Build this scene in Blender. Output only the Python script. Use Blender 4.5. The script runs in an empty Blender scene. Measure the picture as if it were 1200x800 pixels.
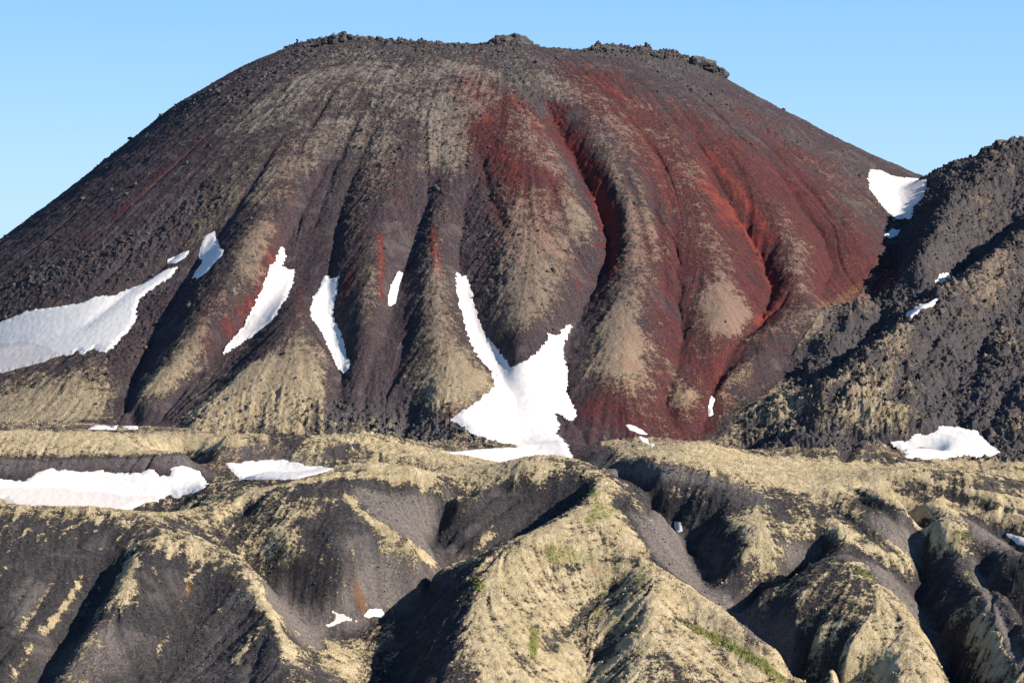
import bpy, math
import numpy as np
from math import radians
from mathutils import Vector

# ------------------------------------------------------------------ place
# Metres. The camera hangs level at the origin and looks along +Y; the moss
# plateau lies about 235 m below it, the crater rim about 340 m above it.
F = 2823.0            # focal length in photo pixels (1200 wide)
HOR = 300.0           # photo row of the horizon
CX, CY = -22.0, 4190.0   # axis of the volcano
RIM = 350.0
rng = np.random.default_rng(7)
scene = bpy.context.scene
col = scene.collection

def smin(a, b, k): 
    h = np.clip(0.5 + 0.5*(b-a)/k, 0, 1); return b*(1-h)+a*h - k*h*(1-h)
def smax(a, b, k): return -smin(-a, -b, k)
def sstep(a, b, x):
    t = np.clip((x-a)/(b-a), 0, 1); return t*t*(3-2*t)

# ------------------------------------------------------------------ noise
_P = rng.permutation(4096)
_ang = rng.random(4096)*2*np.pi
_GX, _GY = np.cos(_ang).astype(np.float32), np.sin(_ang).astype(np.float32)
def perlin(x, y, seed=0):
    x = x + seed*37.13; y = y + seed*91.7
    xi = np.floor(x).astype(np.int64); yi = np.floor(y).astype(np.int64)
    xf = (x-xi).astype(np.float32); yf = (y-yi).astype(np.float32)
    u = xf*xf*xf*(xf*(xf*6-15)+10); v = yf*yf*yf*(yf*(yf*6-15)+10)
    def g(ix, iy, dx, dy):
        h = _P[(_P[ix & 4095] + iy) & 4095]
        return _GX[h]*dx + _GY[h]*dy
    a = g(xi, yi, xf, yf); b = g(xi+1, yi, xf-1, yf)
    c = g(xi, yi+1, xf, yf-1); d = g(xi+1, yi+1, xf-1, yf-1)
    return (a*(1-u)+b*u)*(1-v) + (c*(1-u)+d*u)*v
def fbm(x, y, n=4, seed=0, gain=.5):
    s = 0; a = 1.0
    for i in range(n):
        s = s + a*perlin(x*2.03**i, y*2.03**i, seed+i*5); a *= gain
    return s
def billow(x, y, n=3, seed=0):
    s = 0; a = 1.0
    for i in range(n):
        s = s + a*np.abs(perlin(x*2.1**i, y*2.1**i, seed+i*5)); a *= .5
    return s

# ------------------------------------------------------------------ large forms
_pr = np.array([0, 250, 330, 378, 450, 571, 700, 868, 1000, 1120, 1240, 1320, 1500, 4000])
_pz = np.array([300, 312, 345, 338, 314, 256, 163, 40, -55, -150, -232, -275, -380, -1500.])
def cone(x, y):
    dx, dy = x-CX, y-CY
    r = np.hypot(dx, dy)
    z = np.interp(r, _pr, _pz)
    # the right flank runs out more gently into the saddle
    ang = np.arctan2(-dy, dx)          # 0 = right, pi/2 = towards the viewer
    w = np.exp(-(ang/0.75)**2)
    z2 = np.interp(r, [0, 330, 378, 500, 675, 800, 1000, 1240, 1320, 4000], [300, 345, 322, 246, 146, 75, -55, -232, -290, -2000])
    return z*(1-w)+z2*w
def scarp(x, y):
    z = np.where(y < 2700, -235-0.40*(2700-y), -235.0)
    z = smin(z, -235.0 + 0*y, 12)
    return smax(z, -480+0*y, 40)
def ridge(x, y):
    xc = 236 + 0.5*(y-2900)
    z = -243 + 0.47*(np.clip(y, 2850, 3720)-2850) - 0.15*np.clip(y-3900, 0, 600)
    z = z - 0.40*np.clip(xc+110-x, 0, 1000)
    return np.maximum(np.where(y < 2850, -243-.5*(2850-y), z), -900)
def base(x, y):
    return smax(smax(scarp(x, y), cone(x, y), 14), ridge(x, y), 14)

def along(px, py, h=0.0, ymin=2150, ymax=4600):
    """distance at which a sight line meets the large form raised by h"""
    Y = np.arange(ymin, ymax, 2.0)
    d = base((px-600)/F*Y, Y) + h - (HOR-py)/F*Y
    i = np.argmax(d >= 0) if (d >= 0).any() else np.argmax(d)
    if i == 0: return Y[0]
    t = d[i-1]/(d[i-1]-d[i]) if d[i] != d[i-1] else 0
    return Y[i-1] + 2.0*t
CP = []     # x, y, z
GUL = []    # volcano gullies as ground lines, carved again after the ribs are rounded
def dens(pts, step):
    out = []
    for a, b in zip(pts[:-1], pts[1:]):
        n = max(1, int(math.hypot(a[0]-b[0], a[1]-b[1])/step))
        for k in range(n):
            t = k/n; out.append(tuple(a[j]+(b[j]-a[j])*t for j in range(3)))
    out.append(tuple(pts[-1]))
    return out
def H(h, *pts, step=11, ymin=2150):
    """ridge or valley line, h metres above or below the large form"""
    p = [(q[0], q[1], q[2] if len(q) > 2 else h) for q in pts]
    vol = all(q[1] < 531 and q[0] < 976 for q in p) and sum(q[2] for q in p)/len(p) < -5
    if vol: GUL.append([])
    for px, py, hh in dens(p, step):
        if vol:
            Yg = along(px, py, hh, ymin); GUL[-1].append(((px-600)/F*Yg, Yg, hh))
        if (vol or (px > 720 and hh > 0 and px < 960 and py < 400)) and not 380 < px < 650: hh = hh*(.62 if px < 380 else .74)
        elif vol: hh = hh*.72
        if px > 900 and py < 400 and not vol: hh = hh*1.35
        if py > 560: hh = hh*(1+(.35 if px < 700 else .15)*min(1, (py-560)/60))
        Y = along(px, py, hh, ymin)
        CP.append(((px-600)/F*Y, Y, (HOR-py)/F*Y))
def D(Y, *pts, step=14):
    """line at a given distance"""
    p = [(q[0], q[1], q[2] if len(q) > 2 else Y) for q in pts]
    for px, py, yy in dens(p, step):
        CP.append(((px-600)/F*yy, yy, (HOR-py)/F*yy))

# ---- volcano outline
def outline(*pts):
    for px, py, _ in dens([(p, q, 0) for p, q in pts], 14):
        y = CY
        for _ in range(6): x = (px-600)/F*y; y = CY-(x-CX)*x/CY*1.0
        CP.append(((px-600)/F*y, y, (HOR-py)/F*y))
outline((-150,380), (-60,322), (0,287), (51,250), (101,207), (132,183), (176,148), (200,131), (250,98), (300,77))
outline((850,98), (864,110), (911,142), (945,159), (979,176), (1020,197), (1040,203))
D(4100, (1065,208), (1085,211))
H(-4, (860,130), (920,165), (975,195))
def rim(*pts):
    for px, py, _ in dens([(a, b, 0) for a, b in pts], 12):
        Y = CY-RIM
        for _ in range(8):
            x = (px-600)/F*Y; Y = CY - math.sqrt(max(RIM**2-(x-CX)**2, 0))
        CP.append(((px-600)/F*Y, Y, (HOR-py)/F*Y))
rim((340,58), (370,49), (405,43), (440,46), (500,50), (555,54), (575,50), (600,46), (615,54),
    (650,58), (690,60), (700,56), (730,55), (760,60), (800,68), (828,76))
# ---- volcano: gullies (below) and ribs (above the even slope)
H(0, (205,302,-12), (150,345,-14), (100,385,-12), (40,405,-11), (-60,420,-10))
H(0, (150,300,5), (80,335,8), (0,350,8), (-80,365,6))
H(0, (150,412,2), (90,418,0), (30,440,0), (-60,462,0), (-90,466,0))
H(0, (250,275,-8), (215,335,-12), (185,390,-16), (158,440,-18), (150,478,-12), (160,498,-6))
H(0, (100,430,10), (60,470,6))
H(0, (380,120,4), (350,190,8), (325,250,16), (298,310,20), (255,375,20), (205,430,14), (165,462,6))
H(0, (400,160,-4), (365,230,-10), (332,295,-18), (312,355,-22), (270,405,-20), (225,450,-16), (185,492,-6))
H(0, (350,345,6), (335,390,16), (290,430,18), (240,470,10), (205,503,2))
H(0, (370,420,14), (350,455,14), (310,480,8))
H(0, (450,130,-2), (420,190,-6), (398,250,-12), (385,325,-18), (384,370,-20), (402,432,-16), (395,478,-6))
H(0, (470,150,4), (455,220,8), (447,280,12), (444,340,15), (440,400,12), (425,440,4))
H(0, (520,140,-2), (512,200,-6), (498,245,-12), (480,300,-18), (465,345,-18), (448,400,-16), (430,450,-10), (425,482,-2))
H(0, (530,190,2), (512,250,6), (510,300,14), (515,360,18), (522,410,20), (510,460,16), (500,480,6))
H(0, (560,440,14), (575,465,4))
H(0, (560,190,-2), (545,240,-8), (537,300,-16), (545,355,-19), (562,398,-19), (585,428,-16), (600,470,-14), (610,520,-10))
H(0, (585,90,8), (590,150,10), (592,220,13), (596,300,18), (605,370,22), (604,415,18), (598,436,2))
H(0, (660,300,14), (640,360,16), (640,405,6))
H(0, (680,250,10), (650,200,10), (625,150,8), (605,100,8))
H(0, (632,110,0), (648,140,-14), (672,185,-20), (698,235,-24), (714,275,-24), (712,305,-22), (690,350,-20), (668,390,-18), (660,440,-14), (672,490,-8), (690,525,-4))
H(0, (668,120,6), (700,170,10), (728,230,12), (740,290,14), (728,350,20), (722,400,24), (735,440,20), (752,480,8))
H(0, (745,110,0), (775,190,-1), (790,260,-4), (795,330,-8), (800,400,-12), (790,440,-10), (780,475,-8), (800,515,-4))
H(0, (800,160,4), (825,240,7), (840,310,12), (858,360,16), (850,400,14), (870,392,8))
H(0, (800,445,4), (795,480,4))
H(0, (800,130,-3), (830,190,-8), (862,250,-14), (893,300,-20), (905,340,-20), (890,380,-18), (858,415,-14), (838,455,-10), (822,505,-6))
H(0, (870,180,4), (905,240,8), (935,290,12), (945,330,14), (938,352,8))
H(0, (850,120,-1), (890,170,-3), (930,230,-10), (965,280,-14), (975,310,-16), (960,345,-16))
H(0, (960,215,0), (1000,255,4), (1010,290,4))
# ---- contact of volcano and lava ridge
H(0, (1075,235,-8), (1062,270,-14), (1045,310,-16), (1015,340,-14), (960,366,-14))
# ---- lava ridge on the right
D(3850, (1100,201), (1120,193), (1150,186), (1205,180), (1260,178), (1380,176))
D(3560, (1310,175), (1350,135), (1420,105))      # summit of the ridge, beyond the right margin
H(0, (1115,215,12), (1108,260,8), (1085,310,2))
H(0, (1200,248,-16), (1150,288,-20), (1110,324,-22), (1085,345,-22), (1055,368,-20), (1015,398,-15), (985,425,-10))
H(0, (1300,215,40), (1245,240,34), (1200,273,24), (1151,311,22), (1117,343,22), (1095,356,22), (1050,386,20), (1009,413,17), (979,440,12))
H(0, (1250,310,-2), (1200,345,0), (1150,385,2), (1110,420,2))
H(0, (870,392,2), (905,378,14), (950,362,18), (1000,356,16), (1040,350,8), (1065,343,-4))
H(0, (850,445,8), (880,425,14), (930,400,16), (980,390,12))
H(0, (860,470,-4), (920,440,-8), (975,445,-6))
H(0, (850,505,4), (880,470,12), (925,462,12), (975,470,9), (1030,480,6), (1085,488,1))
H(0, (860,520,-6), (890,500,0), (960,510,2), (1030,520,0))
H(0, (1060,528,-8), (1110,522,-10), (1160,530,-10), (1190,545,-8))
H(0, (1180,400,8), (1200,430,8), (1190,470,6), (1200,500,6))
H(0, (1110,440,-4), (1110,480,-8), (1110,505,-10))

# ---- foot of the volcano and plateau
D(2860, (-150,505), (-60,503), (0,503), (60,504), (130,505), (200,506), (250,509))
D(2800, (265,511), (300,516), (330,527,2780), (365,540,2750), (395,551,2735))
D(3050, (-100,492), (0,498), (100,499), (180,500))          # hollow behind the crest
D(3020, (230,492), (300,489), (360,487), (420,488), (480,492), (540,506,2960), (600,523,2900))
D(2850, (430,505), (380,512), (330,508))
D(2790, (420,522), (470,523,2800), (520,531,2790), (570,540,2770), (620,548,2745))
D(2700, (392,548), (450,545,2720), (520,556,2690), (565,566,2670))
H(0, (375,539,-14), (398,522,-8))
D(2845, (620,546,2870), (640,546,2860), (660,545,2860))     # lower end of the snow tongue
D(2930, (640,520), (670,515))
D(2850, (700,530), (735,522,2900), (760,520,2900))
D(2770, (725,538), (770,528,2790), (810,519,2815), (835,522,2815), (880,536,2800), (940,545,2790), (1000,548,2800), (1060,553,2800), (1120,559,2800), (1170,564,2790), (1260,575,2780), (1350,590,2770))
D(2700, (820,540), (900,552,2700), (960,562,2690))
D(2960, (870,530), (950,538,2940), (1040,541,2900), (1100,545,2900))
# ---- snow hollow on the left
H(0, (-80,585,-26), (0,585,-28), (60,588,-30), (120,592,-32), (170,592,-32), (205,588,-30), (212,606,-30))
D(2790, (-60,530), (60,528), (160,527), (215,528,2770))
H(0, (215,545,-8), (240,560,-14), (232,585,-22), (212,600,-30), (208,612,-34))
H(0, (240,632,4), (252,608,6), (275,582,8), (300,565,5), (320,552,-4))
H(0, (270,560,-14), (320,565,-18), (380,562,-16))
H(0, (290,535,-6), (340,540,-12))
# ---- dark hill on the left
H(30, (-140,596), (-60,594), (0,596), (60,597), (130,601), (180,609,28), (210,621,26), (240,634,20), (265,644,20), (284,652,20), (296,668,22), (300,690,24), (322,720,24), (334,752,26), (342,800,28), (350,860,26))
H(18, (160,640,26), (148,675,26), (120,720,20), (90,765,14), (60,820,8))
H(2, (124,668,8), (112,700,2), (70,760,-4), (20,820,-8))
H(8, (80,690), (50,735), (10,790))
H(8, (240,700,10), (200,760,6), (160,830,2))
H(20, (290,720,18), (270,780,14))
H(-2, (-100,720), (-40,800))
# ---- valley behind it and the dark scree hill beside it
H(-14, (262,648,-2), (300,674,-12), (340,694,-22), (382,722,-30), (412,722,-32), (440,720,-34), (450,745,-34), (456,775,-34), (460,830,-34))
H(10, (252,626,-2), (275,606,0), (300,590,8))
H(22, (305,584,14), (340,565,20), (400,556), (450,553), (480,553), (503,557,18), (525,568,12), (548,580,4))
H(18, (385,565,19), (402,577,18), (425,600,16), (452,624,12), (480,641,6), (506,656,-2), (524,664,-10))
H(12, (330,600,14), (350,630,10), (375,655,4))
H(8, (330,640,8), (400,665,2), (436,688,-18))
H(-6, (455,575,10), (480,598,-2), (500,628,-16), (508,648,-20))
H(-20, (552,584,-8), (524,602,-16), (506,632,-24), (520,654,-26), (541,670,-28), (520,691,-32), (490,706,-34), (460,716,-35))
H(-10, (345,770,-6), (380,745,-22), (400,790,-14), (420,830,-14))
# ---- hollow and crest of the middle hill
H(16, (596,556,8), (620,551), (645,551), (672,556), (697,562,18))
H(20, (698,562,20), (722,572,14), (745,582,12), (765,594,6), (785,607,0))
H(8, (560,584,-2), (590,575,-4), (640,580,-4))
H(-18, (680,592,-8), (650,612,-14), (610,634,-20), (572,655,-26), (550,668,-29), (522,693,-32), (480,716,-35))
H(26, (694,568,20), (684,590,24), (655,612,26), (625,630,27), (598,638,26), (566,656,20), (556,680,18), (536,715,14), (522,755,14), (512,800,14), (500,860,14))
H(-34, (470,780,-32), (466,840,-34))
H(24, (712,590,20), (730,615,20), (745,637,20), (757,655,23), (766,680,26), (764,715,25), (752,755,21), (738,800,17), (725,860,14))
H(14, (630,655,20), (640,700,10), (645,760,4), (650,830,4))
H(2, (715,690,5), (705,730,1), (690,770,-4), (680,830,-6))
H(20, (765,660,20), (800,684,16), (840,710,14), (880,738,14), (912,765,10), (935,792,2), (960,830,-6))
H(6, (800,720,12), (850,762,8), (890,795,8))
H(6, (740,618,8), (765,645,2), (790,665,0))
# ---- first gully on the right of the middle hill
H(-30, (706,556,-16), (735,575,-26), (765,598,-30), (797,620,-28), (808,652,-30), (820,680,-32), (852,706,-32), (880,732,-32), (912,760,-32), (960,805,-32), (1000,860,-32))
H(8, (706,549,-2), (735,542,4), (780,543,8), (830,556,10), (880,574,8), (915,592,4))
H(4, (745,560,-2), (800,568,-2), (850,584,0), (890,604,4))
H(10, (850,600,0), (868,625,2), (882,645,0), (872,664,-10))
H(2, (930,610,2), (915,640,1), (905,660,-4))
H(-20, (968,618,2), (962,645,-14), (930,672,-24), (900,690,-28), (872,708,-32), (862,716,-34))
H(10, (976,640,4), (968,648,6), (935,665,2), (900,684,-4), (882,706,-12))
# ---- right-hand spur
H(24, (985,642,7), (1012,660,16), (1024,686,24), (1020,712,24), (1000,734,20), (985,765,16), (975,810,14), (965,860,14))
H(4, (930,700,6), (925,730,-4), (905,720,-18))
H(-24, (955,740,4), (948,765,-18), (932,790,-28), (950,798,-28))
H(16, (1030,672,16), (1055,700,16), (1080,735,16), (1098,770,16), (1108,810,16), (1120,860,14))
H(12, (1040,740,20), (1050,800,20))
H(-26, (1000,652,4), (1035,668,-6), (1062,686,-18), (1076,700,-26), (1096,726,-30), (1104,756,-32), (1120,795,-34), (1140,850,-34))
# ---- mossy ribs and gullies of the right plateau
H(8, (952,573,2), (1000,607,3), (1037,632,2), (1076,660,-8))
H(12, (970,612,4), (990,632,5), (1040,650,0), (1068,668,-10))
H(-6, (965,588,0), (990,612,0), (1030,640,0))
H(-12, (985,566,0), (1015,582,-8), (1050,602,-14), (1072,620,-18), (1080,642,-20), (1082,668,-24), (1074,690,-26))
H(10, (1000,563,6), (1040,580,8), (1080,606,8), (1104,626,6), (1128,640,4), (1142,652,0))
H(12, (1085,585,7), (1130,610,7), (1160,638,6))
H(-8, (1100,580,-2), (1140,603,-6), (1180,630,-12), (1205,650,-14), (1250,690,-20))
H(6, (1040,560,2), (1100,568,4), (1160,585,4), (1230,608,4), (1320,640,4))
H(-4, (1030,568,-2), (1080,575,-4), (1140,590,-4), (1220,615,-6))
H(4, (1110,650,-6), (1126,662,0), (1138,682,4), (1134,702,4), (1112,720,-6))
H(-30, (1108,708,-18), (1100,726,-30))
H(14, (1144,712,12), (1160,740,14), (1180,775,14), (1192,810,14))
H(-26, (1150,660,-8), (1160,692,-16), (1176,722,-22), (1190,752,-26), (1210,790,-28))
H(26, (1166,652,10), (1200,643,20), (1260,640,26), (1350,650,28))
H(14, (1168,690,4), (1200,710,20), (1240,760,26))
# ---- quiet edges
for u in (-900, -550, -330, 1530, 1750, 2100):
    for yy in (2300, 2600, 2900, 3300, 3700, 4100):
        x = (u-600)/F*yy; CP.append((x, yy, float(base(np.array(x), np.array(float(yy))))))
for u in range(-400, 1700, 250):
    for yy in (1900, 2120, 4800):
        x = (u-600)/F*yy; CP.append((x, yy, float(base(np.array(x), np.array(float(yy))))))
for a in range(0, 360, 20):
    CP.append((CX+200*math.cos(radians(a)), CY+200*math.sin(radians(a)), 300))
for u in range(100, 1100, 100):
    x = (u-600)/F*4750; CP.append((x, 4750, float(base(np.array(x), np.array(4750.)))))

CP = np.array(CP, dtype=np.float64)
key = np.round(CP[:, :2]/5).astype(int)
_, idx = np.unique(key, axis=0, return_index=True)
CP = CP[np.sort(idx)]
res = CP[:, 2] - base(CP[:, 0], CP[:, 1])
n = len(CP)
def kern(d): return np.sqrt(d*d + 36.0)          # crisp crests, rounded over about 6 m
K = np.zeros((n+1, n+1))
K[:n, :n] = -kern(np.hypot(CP[:, None, 0]-CP[None, :, 0], CP[:, None, 1]-CP[None, :, 1]))
K[:n, :n] += np.eye(n)*2.0
K[:n, n] = K[n, :n] = 1
W = np.linalg.solve(K, np.append(res, 0.0))
print('control points', n, 'residual range', res.min(), res.max())
def interp_res(x, y):
    sh = x.shape; x = x.ravel(); y = y.ravel(); out = np.empty(len(x), np.float32)
    cx = CP[:, 0].astype(np.float32); cy = CP[:, 1].astype(np.float32); w = W[:n].astype(np.float32)
    for i in range(0, len(x), 8000):
        a = x[i:i+8000, None].astype(np.float32)-cx; b = y[i:i+8000, None].astype(np.float32)-cy
        np.multiply(a, a, out=a); np.multiply(b, b, out=b); a += b; a += 36.0; np.sqrt(a, out=a)
        out[i:i+8000] = -(a @ w) + W[n]
    return out.reshape(sh)

# ------------------------------------------------------------------ the terrain grid (fan shaped, true heights)
def ramp(a, b, n, p): 
    t = np.linspace(0, 1, n+1)[1:]; return a+(b-a)*t**p
U = np.concatenate([ramp(-140, -1500, 34, 2.2)[::-1], np.arange(-140, 1340.1, 1.0), ramp(1340, 2700, 34, 2.2)])
V = np.concatenate([np.arange(1100, 2150, 25.0), np.arange(2150, 2860, 1.25), np.arange(2860, 3960, 1.5),
                    np.arange(3960, 4300, 5.0), np.arange(4300, 5600, 40.0)])
NU, NV = len(U), len(V)
# coarse evaluation, cubic refinement
def coarse(A, k):
    idx = np.unique(np.append(np.arange(0, len(A), k), len(A)-1)); return idx
iu, iv = coarse(U, 4), coarse(V, 3)
cu, cv = U[iu], V[iv]
XC = (cu[None, :]-600)/F*cv[:, None]; YC = np.repeat(cv[:, None], len(cu), 1)
RC = interp_res(XC, YC)
def cubic_matrix(xs, xq):
    m = np.zeros((len(xq), len(xs)), np.float32)
    j = np.clip(np.searchsorted(xs, xq, side='right')-1, 0, len(xs)-2)
    x0 = xs[j]; x1 = xs[j+1]; h = x1-x0; t = (xq-x0)/h
    h00 = 2*t**3-3*t**2+1; h10 = t**3-2*t**2+t; h01 = -2*t**3+3*t**2; h11 = t**3-t**2
    r = np.arange(len(xq))
    np.add.at(m, (r, j), h00); np.add.at(m, (r, j+1), h01)
    def slope(jj, c):
        a = np.clip(jj-1, 0, len(xs)-1); b = np.clip(jj+1, 0, len(xs)-1)
        d = xs[b]-xs[a]
        np.add.at(m, (r, b), c*h/d); np.add.at(m, (r, a), -c*h/d)
    slope(j, h10); slope(j+1, h11)
    return m
R = cubic_matrix(cv, V) @ RC @ cubic_matrix(cu, U).T
X = ((U[None, :]-600)/F*V[:, None]); Y = np.repeat(V[:, None], NU, 1)
Z = (base(X, Y) + R)
edge = np.minimum(sstep(-1500, -500, U), sstep(2700, 1700, U))[None, :]*sstep(1100, 1700, V)[:, None]*sstep(5600, 5100, V)[:, None]
Z = Z*edge + (-480)*(1-edge)
X = X.astype(np.float32); Y = Y.astype(np.float32); Z = Z.astype(np.float32)

def blur(A, ru, rv, it=2):
    """box blur repeated, radii in cells"""
    for _ in range(it):
        for ax, r in ((1, ru), (0, rv)):
            if r < 1: continue
            P = np.pad(A, [(r+1, r) if k == ax else (0, 0) for k in (0, 1)], mode='edge')
            C = np.cumsum(P, axis=ax, dtype=np.float64)
            n_ = 2*r+1
            A = ((C.take(range(n_, C.shape[ax]), ax) - C.take(range(0, C.shape[ax]-n_), ax))/n_).astype(np.float32)
    return A
# rounded lobes between sharp gullies on the volcano
von = sstep(10, 40, cone(X, Y)-np.maximum(ridge(X, Y), scarp(X, Y)))*sstep(370, 430, np.hypot(X-CX, Y-CY))
Zr = blur(Z.astype(np.float32), 12, 10, 2)
Z = Z*(1-.75*von)+Zr*.75*von
def seg_h(x, y, P):
    d = np.full(x.shape, 1e9, np.float32); hv = np.zeros(x.shape, np.float32)
    for k in range(len(P)-1):
        ax, ay, ah = P[k]; bx, by, bh = P[k+1]; vx, vy = bx-ax, by-ay; L = vx*vx+vy*vy+1e-6
        t = np.clip(((x-ax)*vx+(y-ay)*vy)/L, 0, 1); dd = np.hypot(x-ax-t*vx, y-ay-t*vy)
        hv = np.where(dd < d, ah+(bh-ah)*t, hv); d = np.minimum(d, dd)
    return d, hv
GUW = np.zeros(Z.shape, np.float32)
for P in GUL:
    pa = np.array(P); i0, i1 = np.searchsorted(V, [pa[:, 1].min()-60, pa[:, 1].max()+60])
    uu = 600+F*pa[:, 0]/pa[:, 1]; j0, j1 = np.searchsorted(U, [uu.min()-60, uu.max()+60])
    s = (slice(i0, i1), slice(j0, j1)); wv = perlin(X[s]/23, Y[s]/23, 9)
    d, hv = seg_h(X[s]+4*wv, Y[s]+4*wv, P)
    dep = np.clip(-hv, 0, 30)
    Z[s] -= .55*dep*np.exp(-(d/(4.5+.32*dep))**1.2)
    GUW[s] = np.maximum(GUW[s], np.exp(-(d/11)**2)*np.clip(dep/12, 0, 1))
Z = blur(Z, 1, 1, 1)
Z0 = Z.copy()
print('grid', NU, NV)
# ------------------------------------------------------------------ finding places on the ground
def ground(px, py, ymin=2150):
    """point of the ground under a sight line, first one past ymin"""
    fj = np.interp(px, U, np.arange(NU)); j = int(min(fj, NU-2)); t = fj-j
    zc = Z0[:, j]*(1-t)+Z0[:, j+1]*t
    d = zc - (HOR-py)/F*V
    k0 = int(np.searchsorted(V, ymin)); dd = d[k0:]
    below = dd < 0
    near = int(np.searchsorted(V, ymin+200))-k0
    if not below[:near].any(): i = int(np.argmin(dd[:near]))
    else:
        s0 = int(np.argmax(below)); up = dd[s0:] >= 0
        i = s0+int(np.argmax(up)) if up.any() else int(len(dd)-1)
    yy = V[k0+i]
    return (px-600)/F*yy, yy
def poly_world(pts, ymin): return np.array([ground(a, b, ymin) for a, b in pts])


def carve(depth, width, *pts, ymin=2150, tail=True):
    """narrow water-cut gully following points on the ground"""
    d0 = dens([(p, q, 0) for p, q in pts], 10)
    P = [(*ground(p, q, ymin), 0) for p, q, _ in d0]
    P = [(x, y, min(1, (k+1)/4)) for k, (x, y, _) in enumerate(P)]
    pa = np.array(P); i0, i1 = np.searchsorted(V, [pa[:, 1].min()-50, pa[:, 1].max()+50])
    uu = 600+F*pa[:, 0]/pa[:, 1]; j0, j1 = np.searchsorted(U, [uu.min()-60, uu.max()+60])
    s = (slice(i0, i1), slice(j0, j1)); wv = perlin(X[s]/17, Y[s]/17, 9)
    d, hv = seg_h(X[s]+3*wv, Y[s]+3*wv, P)
    Z[s] -= depth*hv*np.exp(-(d/width)**1.4); GUW[s] = np.maximum(GUW[s], .8*hv*np.exp(-(d/width)**2))
carve(12, 9, (968,612), (962,640), (930,668), (900,684), (868,706))
carve(10, 8, (985,566), (1025,586), (1062,607), (1082,635), (1084,668), (1074,692), (1098,726), (1104,756), (1122,800))
carve(8, 8, (950,735), (942,765), (926,790)); carve(6, 6, (240,630), (268,606), (300,588)); carve(5, 7, (1140,603), (1180,630), (1210,652))
carve(7, 7, (548,580), (520,604), (504,632), (510,650)); carve(8, 8, (1150,660), (1162,692), (1178,724), (1195,760))
for p in [((640,562), (600,585), (560,615), (530,645)), ((670,568), (630,592), (590,625), (560,650)), ((610,560), (575,580), (545,605), (520,635)), ((655,585), (625,610), (600,628))]: carve(6, 6, *p)
for p in [((755,552), (740,575), (725,590)), ((785,560), (765,585), (757,600)), ((815,575), (795,598), (782,618)), ((845,590), (825,620), (812,645)), ((870,610), (850,645), (830,675)), ((895,640), (875,665), (858,690))]: carve(6, 7, *p)
for p in [((1032,560), (1090,574), (1150,588), (1210,604)), ((1042,573), (1080,582), (1120,594)), ((960,580), (990,602), (1020,625), (1050,645)), ((1080,556), (1140,566), (1210,582))]: carve(4, 6, *p)
for p in [((150,650), (125,690), (100,730), (60,800)), ((60,640), (30,690), (-10,740)), ((100,620), (60,680), (20,740), (-10,780)), ((320,720), (300,770), (285,810)), ((760,700), (735,735), (700,770)), ((740,670), (690,710), (640,760)), ((530,680), (500,730), (480,790)), ((550,690), (525,750), (510,800))]: carve(4, 8, *p)
for p in [((820,180), (850,240), (880,290)), ((560,170), (575,230), (590,260)), ((640,200), (665,270), (690,320)), ((760,200), (775,280), (780,350)), ((720,180), (745,230), (760,300)), ((330,160), (280,240), (230,320)), ((260,190), (190,260), (120,330)), ((430,120), (390,200), (370,260)), ((880,150), (930,200), (980,260)), ((480,380), (470,420), (450,460)), ((100,240), (40,290), (-20,330))]: carve(4, 7, *p)
for p in [((1000,440), (960,470), (900,500)), ((940,400), (900,430), (860,460)), ((1180,350), (1150,400), (1140,450)), ((1090,380), (1060,420), (1050,460)), ((1200,440), (1170,470), (1160,500)), ((930,480), (910,505), (880,525)), ((1010,490), (1000,515), (990,535)), ((1130,350), (1090,400), (1070,440))]: carve(8, 9, *p)
Z = blur(Z.astype(np.float32), 1, 1, 1); Z0 = Z.copy()


# gradient in world space
def grad(Zs):
    dZu = np.gradient(Zs, axis=1)/np.gradient(U)[None, :]
    dZv = np.gradient(Zs, axis=0)/np.gradient(V)[:, None]
    gx = dZu*F/Y
    gy = dZv - gx*(X/Y)
    return gx, gy
Zs = blur(Z, 4, 4, 2)
GXw, GYw = grad(Zs)
GXw = GXw.astype(np.float32); GYw = GYw.astype(np.float32)
SL = np.hypot(GXw, GYw)
# curvature: height above its surroundings (positive on ribs)
CUR1 = Z0 - blur(Z0, 12, 10, 2)
CUR2 = Z0 - blur(Z0, 32, 26, 2)

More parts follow.
